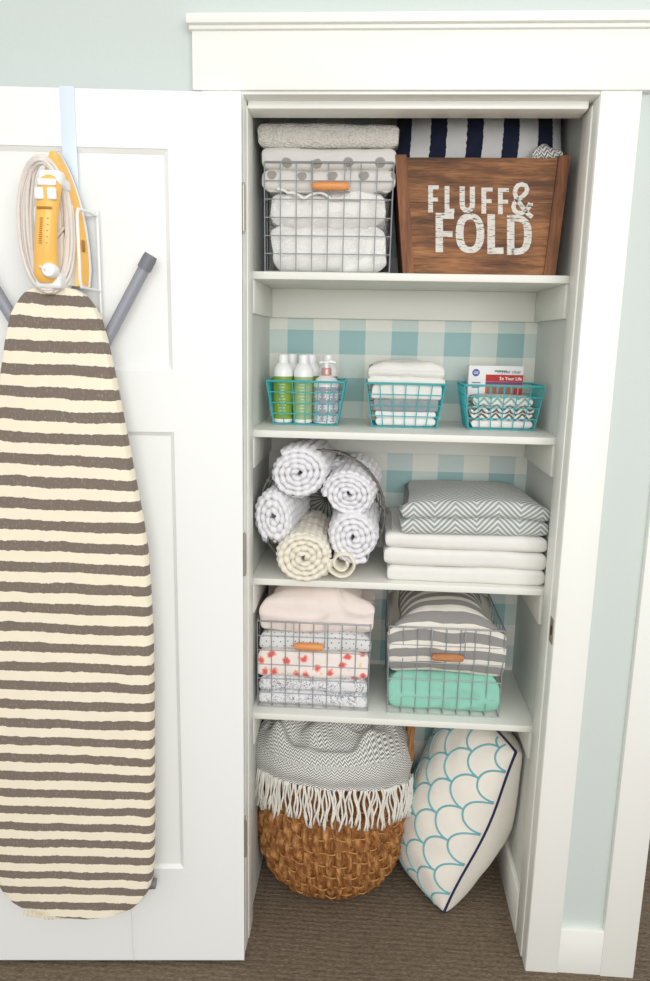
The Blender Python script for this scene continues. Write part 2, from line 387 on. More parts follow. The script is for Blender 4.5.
# moulded sticking: sloped strip round each panel
for c, d in ((.274, 1.355), (1.486, 1.928)):
    w = .009; a, b = px[1], px[0]
    for (p, q, p2, q2) in (((a, c), (b, c), (a+w, c+w), (b-w, c+w)), ((b, c), (b, d), (b-w, c+w), (b-w, d-w)), ((b, d), (a, d), (b-w, d-w), (a+w, d-w)), ((a, d), (a, c), (a+w, d-w), (a+w, c+w))):
        mb.add([(p[0], yf+.003, p[1]), (q[0], yf+.003, q[1]), (q2[0], yp-.0005, q2[1]), (p2[0], yp-.0005, p2[1])], [(0, 1, 2, 3)])
obj('door_leaf', mb, W_DOOR, door, smooth=False)
for zc in (1.819, 1.08, .357):
    mb = MB(); mb.tube([(.0035, -.014, zc-.045), (.0035, -.014, zc+.045)],   .0042, 10)
    for k in (-.05, .05): mb.tube([(.0035, -.014, zc+k*.9), (.0035, -.014, zc+k)], .0032, 8)
    h = obj('hinge', mb, NICKEL, door)
    mb = MB(); mb.box2((-.0005, -.012, zc-.044), (.0014, .016, zc+.044), .0004); obj('hinge_leaf', mb, NICKEL, h)

# ------------------------------------------------------------------ ironing board on the door
rb = thing('ironing_board', 'ironing board hung upright on the open door under a cream and taupe striped cover', 'ironing board', PIN, DA)
OB = .085   # offset of the cover face
edge = [(72, 288.5), (80, 292), (86, 298), (92, 306), (98, 316), (105, 340), (113, 376), (120, 412), (128, 452), (134, 484), (141, 520), (146, 552), (149, 592), (151.5, 640), (152.5, 700), (153, 780), (153, 860), (151.6, 882), (148, 894), (142, 903), (133, 910), (120, 915), (105, 918)]
pts = [atd(u, v, OB) for u, v in edge]
cs = (atd(32, 290, OB)[0]+atd(72, 290, OB)[0])/2; DRIFT = .052
zt = atd(52, 286, OB)[1]; zbm = atd(90, 919.5, OB)[1]
prof = [(0.0, zt)]+[(p[0]-cs, p[1]) for p in pts]+[(0.0, zbm)]
# resample by arc length
def resample(P, n):
    L = [0]
    for a, b in zip(P, P[1:]): L.append(L[-1]+math.dist(a, b))
    out = []; j = 0
    for i in range(n+1):
        t = L[-1]*i/n
        while j < len(P)-2 and L[j+1] < t: j += 1
        k = (t-L[j])/max(L[j+1]-L[j], 1e-9); out.append(tuple(a+(b-a)*k for a, b in zip(P[j], P[j+1])))
    return out
pr = resample(prof, 160)
mb = MB(); rows = []
cross = [(-1, .0), (-1.0, .35), (-.985, .7), (-.955, .93), (-.9, 1), (-.6, 1), (-.3, 1), (0, 1), (.3, 1), (.6, 1), (.9, 1), (.955, .93), (.985, .7), (1, .35), (1, 0)]
for h, z in pr:
    r = []
    for a, b in cross:
        kk = (zt-z)/(zt-zbm); x = cs+(a*h if a > 0 else a*h*(1+DRIFT*kk/.155)); w = noise.noise((x*5, z*5, 1))*.002*b
        r.append((x, -.018-OB+.026*(1-b)+w-.0, z))
    rows.append(r)
# pull the top and bottom ends round
mb.grid(rows)
mb.grid([[(cs+(h*a if a > 0 else a*h*(1+DRIFT*(zt-z)/(zt-zbm)/.155)), -.018-OB+.026, z) for a in (-1, -.5, 0, .5, 1)] for h, z in pr])
obj('cover', mb, BOARD_F, rb)
# gathered hem at the bottom of the cover
mb = MB(); N = 60; rows = [[], [], []]
for i in range(N+1):
    a = i/N; u = 22+a*66; s, z = atd(u, 917-abs(a-.5)**2*18, OB-.008); s2, zlow = atd(u, 920.5+.6*sin(i*1.9)-abs(a-.5)**2*18, OB-.008)
    o = -.018-OB+.010+.002*sin(i*2.3); rows[0].append((s, o, z+.006)); rows[1].append((s, o-.003, (z+zlow)/2)); rows[2].append((s, o+.004, zlow))
mb.grid(rows); obj('gathered_hem', mb, fabric('cream_elastic_hem', lambda M: lin((236, 228, 206))), rb)
def dpt(u, v, off): s, z = atd(u, v, off); return Vector((s, -.018-off, z))
def beyond(a, b, L): return b+(b-a).normalized()*L
OL = .034
t0 = dpt(146.5, 264, OL); t1 = dpt(104, 345, OL); low = beyond(t0, t1, .30)
for sgn in (1, -1):
    fl = lambda p: Vector((cs+.006+sgn*(p.x-cs-.006), p.y+(0 if sgn > 0 else .0), p.z))
    mb = MB(); mb.tube([fl(t0), fl(low)], .0125, 12); lg = obj('leg', mb, GREY_TUBE, rb)
    c0 = beyond(t1, t0, .020); mb = MB(); mb.tube([fl(beyond(t1, t0, -.012)), fl(beyond(t1, t0, .012)), fl(c0)], [.0148, .0148, .0135], 12); obj('end_cap', mb, GREY_CAP, lg)
mb = MB(); f0 = dpt(153, 882, .03); mb.tube([Vector((cs-.16, -.018-.034, f0.z)), Vector((f0.x-.006, -.018-.034, f0.z))], .011, 10); obj('foot_bar', mb, GREY_TUBE, rb)
mb = MB(); mb.tube([Vector((f0.x-.02, -.018-.034, f0.z)), Vector((f0.x+.008, -.018-.034, f0.z-.001))], [.0155, .012], 10); obj('foot_cap', mb, GREY_CAP, rb)
mb = MB(); a = dpt(131, 910, .05); P = [a]
for k in range(1, 9): b = dpt(131+k*.4+sin(k)*.5, 910+k*7, .045-k*.003); P.append(b)
P[-1].z = .03; mb.tube(P, .0007, 5); obj('drawstring', mb, CORD_M, rb)

# ------------------------------------------------------------------ over-door iron holder
rh = thing('iron_holder', 'white over-door steel holder with pale strap behind the yellow iron', 'holder', PIN, DA)
sl, sr = atd(60, 100, 0)[0], atd(75, 100, 0)[0]
mb = MB(); t = .0025
mb.box2((sl, -.018-t-.0005, 1.60), (sr, -.0185, z1+.003), .0006); mb.box2((sl, -.018-t, z1+.0008), (sr, .0172+t, z1+.0032), .0006); mb.box2((sl, .0175, z1-.05), (sr, .0175+t, z1+.003), .0006)
obj('strap', mb, BLUE_STRAP, rh)
sc_ = (sl+sr)/2
rr = dpt(97, 216, .006); rl = dpt(97, 335, .006)
for sgn in (1, -1):
    fx = lambda x: sc_+sgn*(x-sc_)
    zt_, zb_ = rr.z, dpt(97, 291, .006).z; xo = rr.x
    xi = dpt(78, 216, .10).x
    mb = MB()
    mb.tube([(fx(xo), -.024, zt_), (fx(xo-.004), -.075, zt_), (fx(xi), -.116, zt_-.002), (fx(xi-.001), -.120, zt_-.012), (fx(xi-.001), -.120, zb_+.012), (fx(xi), -.116, zb_+.002), (fx(xo-.004), -.075, zb_), (fx(xo), -.024, zb_)], .0032, 8)
    mb.tube([(fx(xo), -.024, zt_+.012), (fx(xo), -.024, rl.z)], .0032, 8)
    mb.tube([(fx(xo), -.024, zt_), (sc_, -.021, zt_)], .0025, 8); mb.tube([(fx(xo), -.024, rl.z+.004), (sc_, -.021, rl.z+.004)], .0025, 8)
    obj('arm', mb, WHITE_PL, rh)

# ------------------------------------------------------------------ iron (stands on its heel in the holder)
ir = thing('clothes_iron', 'amber yellow and white clothes iron hanging on the open door with its cord wrapped round', 'iron', PIN, DA)
tip = atd(59, 151, .02); heel = atd(64, 287, .02)
ci = (tip[0]+heel[0])/2; zh = heel[1]; Lh = tip[1]-zh
def half(t):   # t 0 heel .. 1 tip
    return .056*(1-max(0, (t-.12)/.88)**2.1)**.82 if t > .12 else .056*(.93+.07*(t/.12))
def iron_layer(o0, o1, k0, k1, n=36, t0=0., t1=1.):
    m_ = MB(); rows = []
    T = [t0+(t1-t0)*(1-(1-i/n)**1.6) for i in range(n+1)]
    for t in T:
        h = max(half(min(t, 1)), 0); z = zh+Lh*(t)
        rows.append([(ci-h*k0, -.018-o0, z), (ci-h*(k0*.6+k1*.4), -.018-(o0*.25+o1*.75), z), (ci-h*k1, -.018-o1, z), (ci, -.018-o1-.001, z), (ci+h*k1, -.018-o1, z), (ci+h*(k0*.6+k1*.4), -.018-(o0*.25+o1*.75), z), (ci+h*k0, -.018-o0, z)])
    m_.grid(rows)
    m_.grid([[r[0], r[6]] for r in rows]); r = rows[0]; m_.add(r, [tuple(range(7))]); return m_
obj('soleplate', iron_layer(.012, .02, 1.0, 1.0), STEELP, ir)
obj('base_rim', iron_layer(.02, .027, 1.0, .97, t1=.985), WHITE_PL, ir)
obj('body', iron_layer(.027, .055, .96, .68, t1=.97), YELLOW, ir)
mb = iron_layer(.055, .078, .62, .40, t1=.80); obj('water_tank', mb, plain('milky_plastic', (232, 226, 216), .25, .5), ir)
# handle
hc0 = atd(49, 178, .125); hc1 = atd(46.5, 276, .115)
def hpt(t): return hc0[0]+(hc1[0]-hc0[0])*t, hc0[1]+(hc1[1]-hc0[1])*t
mb = MB(); rows = []
for i in range(25):
    t = -.05+1.12*i/24; x, z = hpt(t); w = .0235*(1-.12*sin(pi*min(max(t, 0), 1)))
    if i == 0 or i == 24: w *= .55
    if i in (1, 23): w *= .85
    o = .117+.012*sin(pi*min(max(t, 0), 1)); d = .020 if 0 < i < 24 else .012
    rows.append([(x+w*cos(a)*(1 if abs(cos(a)) < .99 else 1), -.018-o-d*.75*sin(a), z) for a in [2*pi*k/20 for k in range(21)]])
mb.grid(rows); mb.add(rows[0][:-1], [tuple(range(20))]); mb.add(rows[-1][:-1], [tuple(range(20))])
hd = obj('handle', mb, YELLOW, ir, sharp=60)
x, z = hpt(-.06); mb = MB(); mb.box((x, -.018-.112, z-.010), (.044, .032, .030), .008, 3); mb.box((x+.002, -.018-.075, z-.012), (.026, .06, .022), .006, 3); obj('front_post', mb, WHITE_PL, ir)
x, z = hpt(1.02); mb = MB(); mb.box((x+.002, -.018-.078, z-.004), (.05, .075, .032), .007, 3); obj('heel', mb, WHITE_PL, ir)
fo = lambda t: -.018-(.117+.012*sin(pi*t))-.0155
for k in (-1, 1):
    x, z = hpt(.17); mb = MB(); mb.box((x+k*.0115, fo(.17)-.001, z), (.017, .008, .022), .003, 2); obj('button', mb, WHITE_PL, hd)
x, z = hpt(.05); mb = MB(); mb.box((x, fo(.06)-.0, z), (.034, .006, .012), .002); obj('steam_dial', mb, WHITE_PL, hd)
x, z = hpt(.315); mb = MB(); mb.box((x, fo(.3)-.0006, z), (.028, .002, .0045), .0008); obj('brand_mark', mb, YEL_DK, hd); mb = MB()
for k in range(13):
    xx, zz = hpt(.42+k*.021); mb.box((xx-.004, fo(.5)-.0006, zz), (.005, .002, .0012)); 
    if k % 3 == 0: mb.box((xx+.008, fo(.5)-.0006, zz), (.0025, .002, .0012))
v_ = obj('vent_dots', mb, YEL_DK, hd); v_['kind'] = 'stuff'
kx, kz = atd(50, 270, .14); mb = MB()
for r_, o in ((.0155, .118), (.0155, .146), (.013, .151)): pass
kx -= .003; mb.tube([(kx, -.018-.118, kz), (kx, -.018-.138, kz), (kx, -.018-.142, kz)], [.0140, .0140, .011], 20); obj('cord_knob', mb, WHITE_PL, hd)
mb = MB(); s_, z_ = atd(84.5, 246, .045); mb.box((s_-.001, -.018-.046, z_), (.003, .012, .022), .001); obj('side_logo', mb, YEL_DK, ir)
# cord wound round the body between sole and handle
mb = MB(); P = []
cx_, cz_ = atd(48, 226, .085)
tot = 7
for i in range(tot*48+1):
    a = 2*pi*i/48; q = i/48; ax = .036+.0040*((q*2.3) % tot)+.003*sin(q*5.1); az = .118+.006*sin(q*2.7)
    x = cx_+.002+ax*cos(a)*(1.0 if cos(a) < 0 else .66); z = cz_-.002+az*sin(a)*(abs(sin(a))**-.18 if abs(sin(a)) > .05 else 1)
    o = .076+.006*sin(q*3.7)+.030*abs(sin(a))**4
    P.append((x, -.018-o, z))
P.append((kx-.03, -.018-.11, kz+.02)); P.append((kx-.016, -.018-.135, kz+.006)); P.append((kx-.004, -.018-.142, kz))
mb.tube(P, .0034, 7); obj('cord', mb, CORD_M, ir, sharp=0)

# ------------------------------------------------------------------ cloth helper
def slab_mb(w, d, h, layers=1, nu=64, seed=0, amp=.004, freq=12, fine=.0008, dome=0.0, rad=.016, erad=None, ridge=0.0, taper=0.0, back=0.0, offs=None, edge=0.0, hs=None, puff=0.0):
    """folded cloth: front edge at y=-d/2, base at z=0, one rounded fold per layer"""
    hs = hs or [1.0/layers]*layers; tot_ = sum(hs); hs = [q*h/tot_ for q in hs]
    prof = []; ins = []; nt = 20
    def P(y, z, i=0.0): prof.append((y, z)); ins.append(i)
    rc0 = min(hs[0]/2, rad)
    for i in range(nt+1): P(d/2-(d-rc0)*i/nt, 0.0, 1.0)
    zb_ = 0
    for l, hl in enumerate(hs):
        rc = min(hl/2, rad); o = offs[l] if offs else 0
        for k in range(1, 7):
            a = pi/2*k/6; P(-d/2+o+rc-rc*sin(a), zb_+rc-rc*cos(a), 1-sin(a))
        nm = max(1, int((hl-2*rc)/.006))
        for k in range(1, nm):
            t = k/nm; P(-d/2+o-puff*sin(pi*t), zb_+rc+(hl-2*rc)*t, 0)
        for k in range(0, 6):
            a = pi/2*k/6; P(-d/2+o+rc-rc*cos(a), zb_+hl-rc+rc*sin(a), 1-cos(a))
        zb_ += hl
        if l < layers-1: P(-d/2+o+rc*.95, zb_, 1.0)
    rc1 = min(hs[-1]/2, rad); o = offs[-1] if offs else 0
    for i in range(nt+1): P(-d/2+o+rc1+(d-rc1-o)*i/nt, h, 1.0 if i == 0 else 1.0)
    for k in range(1, 8): P(d/2, h-h*k/8, 0.0)
    acc = [0]
    prof.append(prof[0]); ins.append(ins[0])
    for a, b in zip(prof, prof[1:]): acc.append(acc[-1]+math.dist(a, b))
    er = erad if erad is not None else min(hs[0]/2, rad)
    U = []
    for i in range(nu+1):
        t = -1+2*i/nu; U.append(math.copysign(1-(1-abs(t))**1.25, t))
    m_ = MB(); rows = []; uvs = []
    so = Vector((seed*3.17, seed*1.31, seed*.77)); cy, cz = 0, h/2
    R_ = [(-1, 0.0), (-1, .5)]+[(q, 1) for q in U]+[(1, .5), (1, 0.0)]
    for s, kk in R_:
        r = []; q = []
        for j, (y, z) in enumerate(prof):
            zf = z/h
            wl = (w/2-er*ins[j])*(1-taper*(y+d/2)/d)
            yy, zz = y*kk, cz+(z-cz)*kk
            if abs(s) > .93: yy *= 1-.02*((abs(s)-.93)/.07)**2
            x = s*wl*(1 if kk == 1 else 1)
            fall = max(0, 1-abs(s)**6)
            if dome: zz += dome*zf*max(0, 1-abs(2*y/d)**2.5*.9)*max(0, 1-abs(s)**2.5)
            if edge: zz -= edge*zf*(abs(s)**5)
            if back: zz += back*zf*(y+d/2)/d
            p = Vector((x, yy, zz))
            nv = noise.noise_vector(p*freq+so)*amp+noise.noise_vector(p*freq*3.3+so)*fine
            if ridge:
                rg = 1-abs(noise.noise((p.x*freq*.9+so.x+noise.noise(p*7)*.8, p.y*freq*.9, p.z*freq*1.5+so.z)))*3
                rg = max(rg, 0)**2
                nv += Vector((0, -.6, .45*zf))*rg*ridge
            if zf < .02: nv.z = max(nv.z, 0)*.2
            p += nv; p.z = max(p.z, 0)
            r.append(tuple(p)); q.append((x+w, acc[j]))
        rows.append(r); uvs.append(q)
    m_.grid(rows, uvs); return m_
def cloth(name, label, cat, mat, x0, x1, y0, y1, zb, zt_, group=None, rz=0, **k):
    o = obj(name, slab_mb(x1-x0, y1-y0, zt_-zb, **k), mat, loc=((x0+x1)/2, (y0+y1)/2, zb), rz=rz, sharp=0)
    return tag(o, label, cat, group)

# ------------------------------------------------------------------ wire baskets
def lerp(a, b, t): return a+(b-a)*t
def wire_basket(label, x, y, z, wt, dt, wb, db, h, cols, rows, dcols, mat, r, rr, grip=None, drop=.06, gx=(.36, .64), cat='basket', name='wire_basket', group=None, rz=0):
    t_ = thing(name, label, cat, (x, y, z), rz, group)
    z0 = r+.0005
    def P(a, b, t):   # a,b in -1..1 on the rectangle
        return Vector((a*lerp(wb, wt, t)/2, b*lerp(db, dt, t)/2, lerp(z0, h, t)))
    m_ = MB()
    for i in range(1, cols):
        a = -1+2*i/cols; m_.tube([P(a, -1, 1), P(a, -1, 0), P(a, 1, 0), P(a, 1, 1)], r, 6)
    for i in range(1, dcols):
        b = -1+2*i/dcols; m_.tube([P(-1, b, 1), P(-1, b, 0), P(1, b, 0), P(1, b, 1)], r, 6)
    for i in range(0, rows):
        t = i/rows; m_.tube([P(-1, -1, t), P(1, -1, t), P(1, 1, t), P(-1, 1, t)], r, 6, closed=True)
    for a, b in ((-1, -1), (1, -1), (1, 1), (-1, 1)): m_.tube([P(a, b, 0), P(a, b, 1)], r*1.1, 6)
    obj('wire_mesh', m_, mat, t_)
    m_ = MB(); c = [P(-1, -1, 1), P(1, -1, 1), P(1, 1, 1), P(-1, 1, 1)]
    rim = []
    for i, p in enumerate(c):
        a = (c[i-1]-p).normalized(); b = (c[(i+1) % 4]-p).normalized(); q = .006
        rim += [p+a*q, p+(a+b)*q*.3, p+b*q]
    m_.tube(rim, rr, 8, closed=True); obj('rim', m_, mat, t_)
    if grip:
        m_ = MB(); xa, xb = lerp(-wt/2, wt/2, gx[0]), lerp(-wt/2, wt/2, gx[1]); yf_ = -dt/2-rr-.002; zg = h-drop
        m_.tube([(xa, yf_+.003, h+.003), (xa, yf_-.002, h-.006), (xa, yf_-.003, zg), (xb, yf_-.003, zg), (xb, yf_-.002, h-.006), (xb, yf_+.003, h+.003)], r*1.15, 6)
        hw = obj('handle_wire', m_, mat, t_)
        m_ = MB(); rg = .0092; n_ = 12; P_ = [(xa+.003+(xb-xa-.006)*i/n_, yf_-.003, zg) for i in range(n_+1)]
        m_.tube(P_, [rg*(.8 if i in (0, n_) else 1+.08*sin(pi*i/n_)) for i in range(n_+1)], 12); obj('grip', m_, grip, hw, label='turned wooden grip')
    return t_
Z1, Z2, Z3, Z4 = [z+.0005 for z in ZS]

# --- basket A, top shelf
wire_basket('grey wire basket with orange wood grip on the top shelf beside the crate', .166, .297, Z1, .293, .285, .289, .281, .240, 8, 6, 7, WIRE, .0013, .0022, GRIP_W, .052, (.37, .67), group='grey wire baskets')
bg = thing('bedding_bag', 'clear plastic bag of white bedding in the top shelf wire basket', 'bag', (.167, .297, Z1+.004))
obj('bedding', slab_mb(.270, .25, .180, layers=2, hs=[.56, .44], seed=3, amp=.010, freq=13, fine=.003, ridge=.006, rad=.03), WHITE_F2, bg, sharp=0)
obj('plastic_wrap', slab_mb(.276, .258, .184, layers=1, seed=4, amp=.006, freq=18, fine=.003, rad=.03), CLEAR, bg, sharp=0)
mb = MB(); mb.tube([(-.12+.19*t/60, -.136-.003*sin(t*.4), (.178-.022*min(1, t/8))+.016*abs(sin(pi*t/20))**.8*(1 if t < 42 else .3)) for t in range(61)], .0033, 6)
obj('drawstring', mb, WHITE_F2, bg, sharp=0)
cloth('folded_towel', 'white folded towel with large grey dots in the top shelf basket', 'towel', DOT_BIG, .012, .315, .158, .438, Z1+.180, Z1+.273, layers=2, seed=5, amp=.006, freq=11, offs=(.006, 0))
cloth('folded_blanket', 'thick ivory fleece blanket on top of the dotted towel', 'blanket', TERRY, .002, .322, .156, .440, Z1+.273, Z1+.324, seed=6, amp=.006, freq=9, fine=.002, dome=.004)

# --- crate, top shelf
ct = thing('wooden_crate', 'stained wooden crate lettered in worn white paint on the top shelf', 'crate', (0, 0, 0))
fy = .165; TLc, TRc, BLc, BRc = at(394, 156, fy), at(571.5, 158, fy), at(403, 273, fy), at(555, 275, fy)
zt0, zb0 = 1.968, Z1
xTL, xTR, xBL, xBR = TLc.x+.002, TRc.x-.003, BLc.x, BRc.x
bt = .026; dep = .27
for k, (x0, x1, sg) in enumerate(((xBL, xTL, 1), (xBR, xTR, -1))):
    mb = MB(); mb.prism([(x0, zb0), (x0+sg*bt, zb0), (x1+sg*bt, zt0), (x1, zt0)], fy-.004, fy+dep); obj('side_board', mb, CRATE_E, ct, smooth=False)
zs = [zb0, zb0+.018, 1.79, 1.873, 1.945]
zs = [zb0+.001, 1.790, 1.868, zt0-.004]
fx0 = lambda z: lerp(xBL+bt, xTL+bt, (z-zb0)/(zt0-zb0)); fx1 = lambda z: lerp(xBR-bt, xTR-bt, (z-zb0)/(zt0-zb0))
for y0 in (fy+.002, fy+dep-.018):
    for k, (a, b) in enumerate(zip(zs, zs[1:])):
        mb = MB(); g = .0003; mb.prism([(fx0(a+g), a+g), (fx1(a+g), a+g), (fx1(b-g), b-g), (fx0(b-g), b-g)], y0, y0+.016)
        obj('front_plank' if y0 < .3 else 'back_plank', mb, CRATE_W, ct, smooth=False)
mb = MB(); mb.box2((xBL+bt, fy+.018, zb0+.002), (xBR-bt, fy+dep-.018, zb0+.014)); obj('base', mb, CRATE_W, ct, smooth=False)
# lettering
LT = MB(); ly = fy+.0012
def lp(X, Y): p = at(415+X/5, 170+Y/5, ly); return (p.x, p.y, p.z)
def ribbon(P, w, closed=False):
    n = len(P); Lf, Rt = [], []
    for i in range(n):
        a = P[i-1] if (i > 0 or closed) else P[i]; b = P[(i+1) % n] if (i < n-1 or closed) else P[i]
        dx, dy = b[0]-a[0], b[1]-a[1]; l = math.hypot(dx, dy) or 1; nx, ny = -dy/l, dx/l
        ww = w[i] if isinstance(w, list) else w
        Lf.append(lp(P[i][0]+nx*ww/2, P[i][1]+ny*ww/2)); Rt.append(lp(P[i][0]-nx*ww/2, P[i][1]-ny*ww/2))
    if closed: Lf.append(Lf[0]); Rt.append(Rt[0])
    LT.grid([Lf, Rt])
def rect(x0, y0, x1, y1): LT.add([lp(x0, y0), lp(x1, y0), lp(x1, y1), lp(x0, y1)], [(0, 1, 2, 3)])
def glyph_F(x0, y0, x1, y1, s, mid=.52): rect(x0, y0, x0+s, y1); rect(x0+s, y0, x1, y0+s*.82); rect(x0+s, y0+(y1-y0)*mid-s*.4, x1-(x1-x0)*.08, y0+(y1-y0)*mid+s*.4)
def glyph_L(x0, y0, x1, y1, s): rect(x0, y0, x0+s, y1); rect(x0+s, y1-s*.85, x1, y1)
glyph_F(66, 77, 119, 212, 24); glyph_L(148, 80, 197, 214, 24)
ribbon([(236, 81), (236, 170), (239, 188), (249, 199), (262, 202), (275, 199), (285, 188), (287, 170), (287, 83)], 26)
glyph_F(332, 88, 388, 218, 24); glyph_F(415, 90, 470, 221, 24)
glyph_F(103, 214, 195, 411, 37, .54); glyph_L(362, 221, 443, 420, 38)
cxo, cyo = 275, 316; ribbon([(cxo+52*math.copysign(abs(cos(t))**.8, cos(t)), cyo+84*math.copysign(abs(sin(t))**.85, sin(t))) for t in [2*pi*k/40 for k in range(40)]], [30+9*abs(cos(2*pi*k/40)) for k in range(40)], True)
rect(460, 224, 497, 424); ribbon([(478, 241), (510, 241), (535, 246), (554, 262), (563, 290), (565, 325), (562, 362), (552, 388), (534, 404), (510, 408), (478, 408)], [32, 32, 33, 35, 38, 39, 38, 35, 33, 32, 32])
ribbon([(586, 236), (566, 220), (545, 195), (522, 165), (507, 140), (500, 118), (502, 95), (514, 78), (534, 71), (553, 78), (561, 95), (556, 113), (540, 130), (515, 148), (498, 165), (492, 185), (498, 203), (513, 214), (532, 216), (552, 205), (567, 188), (577, 165)], 23)
rect(563, 166, 590, 184)
obj('lettering', LT, PAINT, ct, smooth=False)
# pillow lying in the crate
def cushion(name, label, B, e1, e2, th, n=44, cat='pillow', mat=None, pipe=None, wr=.004, sq=.05, seed=0, pr_=.0035, rnd_=.14, ex=.42, bk=1.0, wav=0.0, bx_=1.0):
    e1, e2 = Vector(e1), Vector(e2); nn = e1.cross(e2).normalized(); B = Vector(B)
    def S(u, v, side):
        a, b = 2*u-1, 2*v-1
        pu = u-.5; pv = v-.5
        k = sq*.5; uu = .5+pu*(1-k*(1-b*b)*abs(a)**1.5)*sqrt(1-rnd_*b*b*a*a); vv = .5+pv*(1-k*(1-a*a)*abs(b)**1.5)*sqrt(1-rnd_*a*a*b*b)
        hgt = (max(0, (1-a**2)*(1-b**2)))**(ex if side > 0 else ex*bx_)*(1-.12*(a*a+b*b))
        p = B+e1*uu+e2*vv
        w_ = noise.noise(p*16+Vector((seed, 0, side)))*wr*min(1, hgt*2)
        q_ = p+nn*(side*(th/2*hgt*(1 if side > 0 else bk)+w_)+wav*sin(2*pi*1.2*u+.6)*(1-b*b*0))
        return Vector((min(q_.x, .714), min(q_.y, .458), max(q_.z, .001)))
    t_ = thing(name, label, cat, B)
    m_ = MB(); L1, L2 = e1.length, e2.length
    T = [.5-.5*cos(pi*i/n) for i in range(n+1)]
    for side in (1, -1):
        m_.grid([[tuple(S(u, v, side)-B) for v in T] for u in T], [[(u*L1, v*L2) for v in T] for u in T])
    obj('case', m_, mat, t_, sharp=0, weld=True)
    if pipe:
        E = [S(u, 0, 1) for u in T]+[S(1, v, 1) for v in T[1:]]+[S(u, 1, 1) for u in T[::-1][1:]]+[S(0, v, 1) for v in T[::-1][1:-1]]
        m_ = MB(); m_.tube([p-B for p in E], pr_, 7, closed=True); obj('piping', m_, pipe, t_, sharp=0)
    return t_, S
pl, _ = cushion('striped_pillow', 'navy and white striped knit pillow tucked in the top of the crate', (.314, .262, 1.958), (.397, .0, .004), (.003, .072, .140), .15, mat=NAVY_F, wr=.006, seed=2, rnd_=.02)
cloth('knit_throw', 'corner of a grey and white knit throw in the crate beside the striped pillow', 'throw', THROW, .622, .690, .195, .30, 1.958, 1.996, seed=8, amp=.012, freq=22, fine=.003, dome=.008)

# --- turquoise baskets, second shelf
TQ = ['small turquoise wire basket holding shampoo bottles', 'small turquoise wire basket holding folded white and grey cloths', 'small turquoise wire basket holding a light bulb box and chevron cloths']
for lab, x in zip(TQ, (.112, .3635, .606)):
    wire_basket(lab, x, .315, Z2, .197, .152, .162, .126, .111, 6, 4, 9, TEAL, .0014, .0027, group='turquoise wire baskets')
def bottle(label, x, y, lab_mat, rear=False):
    t_ = thing('shampoo_bottle', label, 'bottle', (x, y, Z2+.0035), 0, 'shampoo bottles')
    obj('bottle_body', MB().lathe([(.022, 0), (.0245, .002), (.025, .006), (.025, .125), (.0245, .132), (.021, .142), (.015, .150), (.0125, .152)], 28), WHITE_PL, t_)
    obj('label_wrap', MB().lathe([(.0253, .010), (.0253, .118)], 28, cap=False), lab_mat, t_)
    m_ = MB(); rnd = random.Random(int(x*1e4))
    for k in range(12):
        zz = .105-k*.0075; w_ = rnd.uniform(.004, .011)
        m_.add([(sin(q)*.0256, -cos(q)*.0256, zz+dz) for dz in (0, .0022) for q in (-w_/.0256, 0, w_/.0256)], [(0, 1, 4, 3), (1, 2, 5, 4)])
    obj('print', m_, LAB_INK, t_)
    obj('cap', MB().lathe([(.0125, .151), (.0128, .153), (.0124, .170), (.0115, .1725), (.006, .1735)], 24), WHITE_PL, t_)
xb = at(283, 400, .283).x; xb2 = at(303.2, 400, .283).x
bottle('white capped shampoo bottle with bright green label, front left of its basket', xb, .283, LAB_G)
bottle('white capped bottle with pale sage label beside the bright green one', xb2, .283, LAB_P)
for lab, u in (('bottle half hidden behind the bright green shampoo bottle', 292), ('bottle half hidden behind the pale sage bottle', 311), ('bottle half hidden behind the patterned pump bottle', 328)):
    bottle(lab, at(u, 370, .342).x, .342, LAB_G)
xp = at(325.5, 400, .28).x+.001
pb = thing('pump_bottle', 'soap pump bottle with grey and white medallion pattern and rose collar', 'bottle', (xp, .281, Z2+.0035))
obj('bottle_body', MB().lathe([(.022, 0), (.0258, .002), (.027, .006), (.027, .098), (.0262, .104), (.021, .114), (.013, .121), (.0105, .123)], 28, sx=1.22), plain('frosted_clear_white', (232, 232, 232), .3, .4), pb)
obj('label_wrap', MB().lathe([(.0275, .006), (.0275, .094)], 36, cap=False, sx=1.22), DAMASK, pb)
obj('collar', MB().lathe([(.0125, .120), (.0128, .121), (.0128, .139), (.0115, .141)], 24), ROSE, pb)
m_ = MB().lathe([(.006, .140), (.006, .152), (.009, .153), (.0095, .158), (.007, .160)], 20); m_.tube([(-.006, 0, .156), (.012, 0, .157), (.024, -.001, .154)], [.0052, .0045, .0035], 10); m_.tube([(0, 0, .156), (-.018, 0, .154)], .0035, 8)
obj('pump_head', m_, WHITE_PL, pb)

x0, x1 = .2915, .4375
cloth('folded_cloth', 'white folded cloth lowest in the middle turquoise basket', 'cloth', WHITE_F2, .290, .440, .258, .372, Z2+.0035, Z2+.0425, layers=2, seed=11, amp=.004, freq=22, rad=.010)
cloth('folded_cloth', 'grey folded cloth between white ones in the middle turquoise basket', 'cloth', GREY_F, .284, .446, .255, .376, Z2+.0390, Z2+.072, seed=12, amp=.003, freq=20, rad=.008)
cloth('folded_cloth', 'white folded cloth just above the grey one in the middle turquoise basket', 'cloth', WHITE_F, .279, .452, .252, .378, Z2+.071, Z2+.110, layers=1, seed=13, amp=.004, freq=18, rad=.010)
cloth('folded_cloth', 'puffy white folded towel heaped topmost above the middle turquoise basket rim', 'cloth', WHITE_F, .270, .459, .247, .385, Z2+.109, Z2+.160, layers=2, hs=[.30, .70], seed=14, amp=.005, freq=14, dome=.008, fine=.002, edge=.006, rad=.02, offs=[.004, 0])
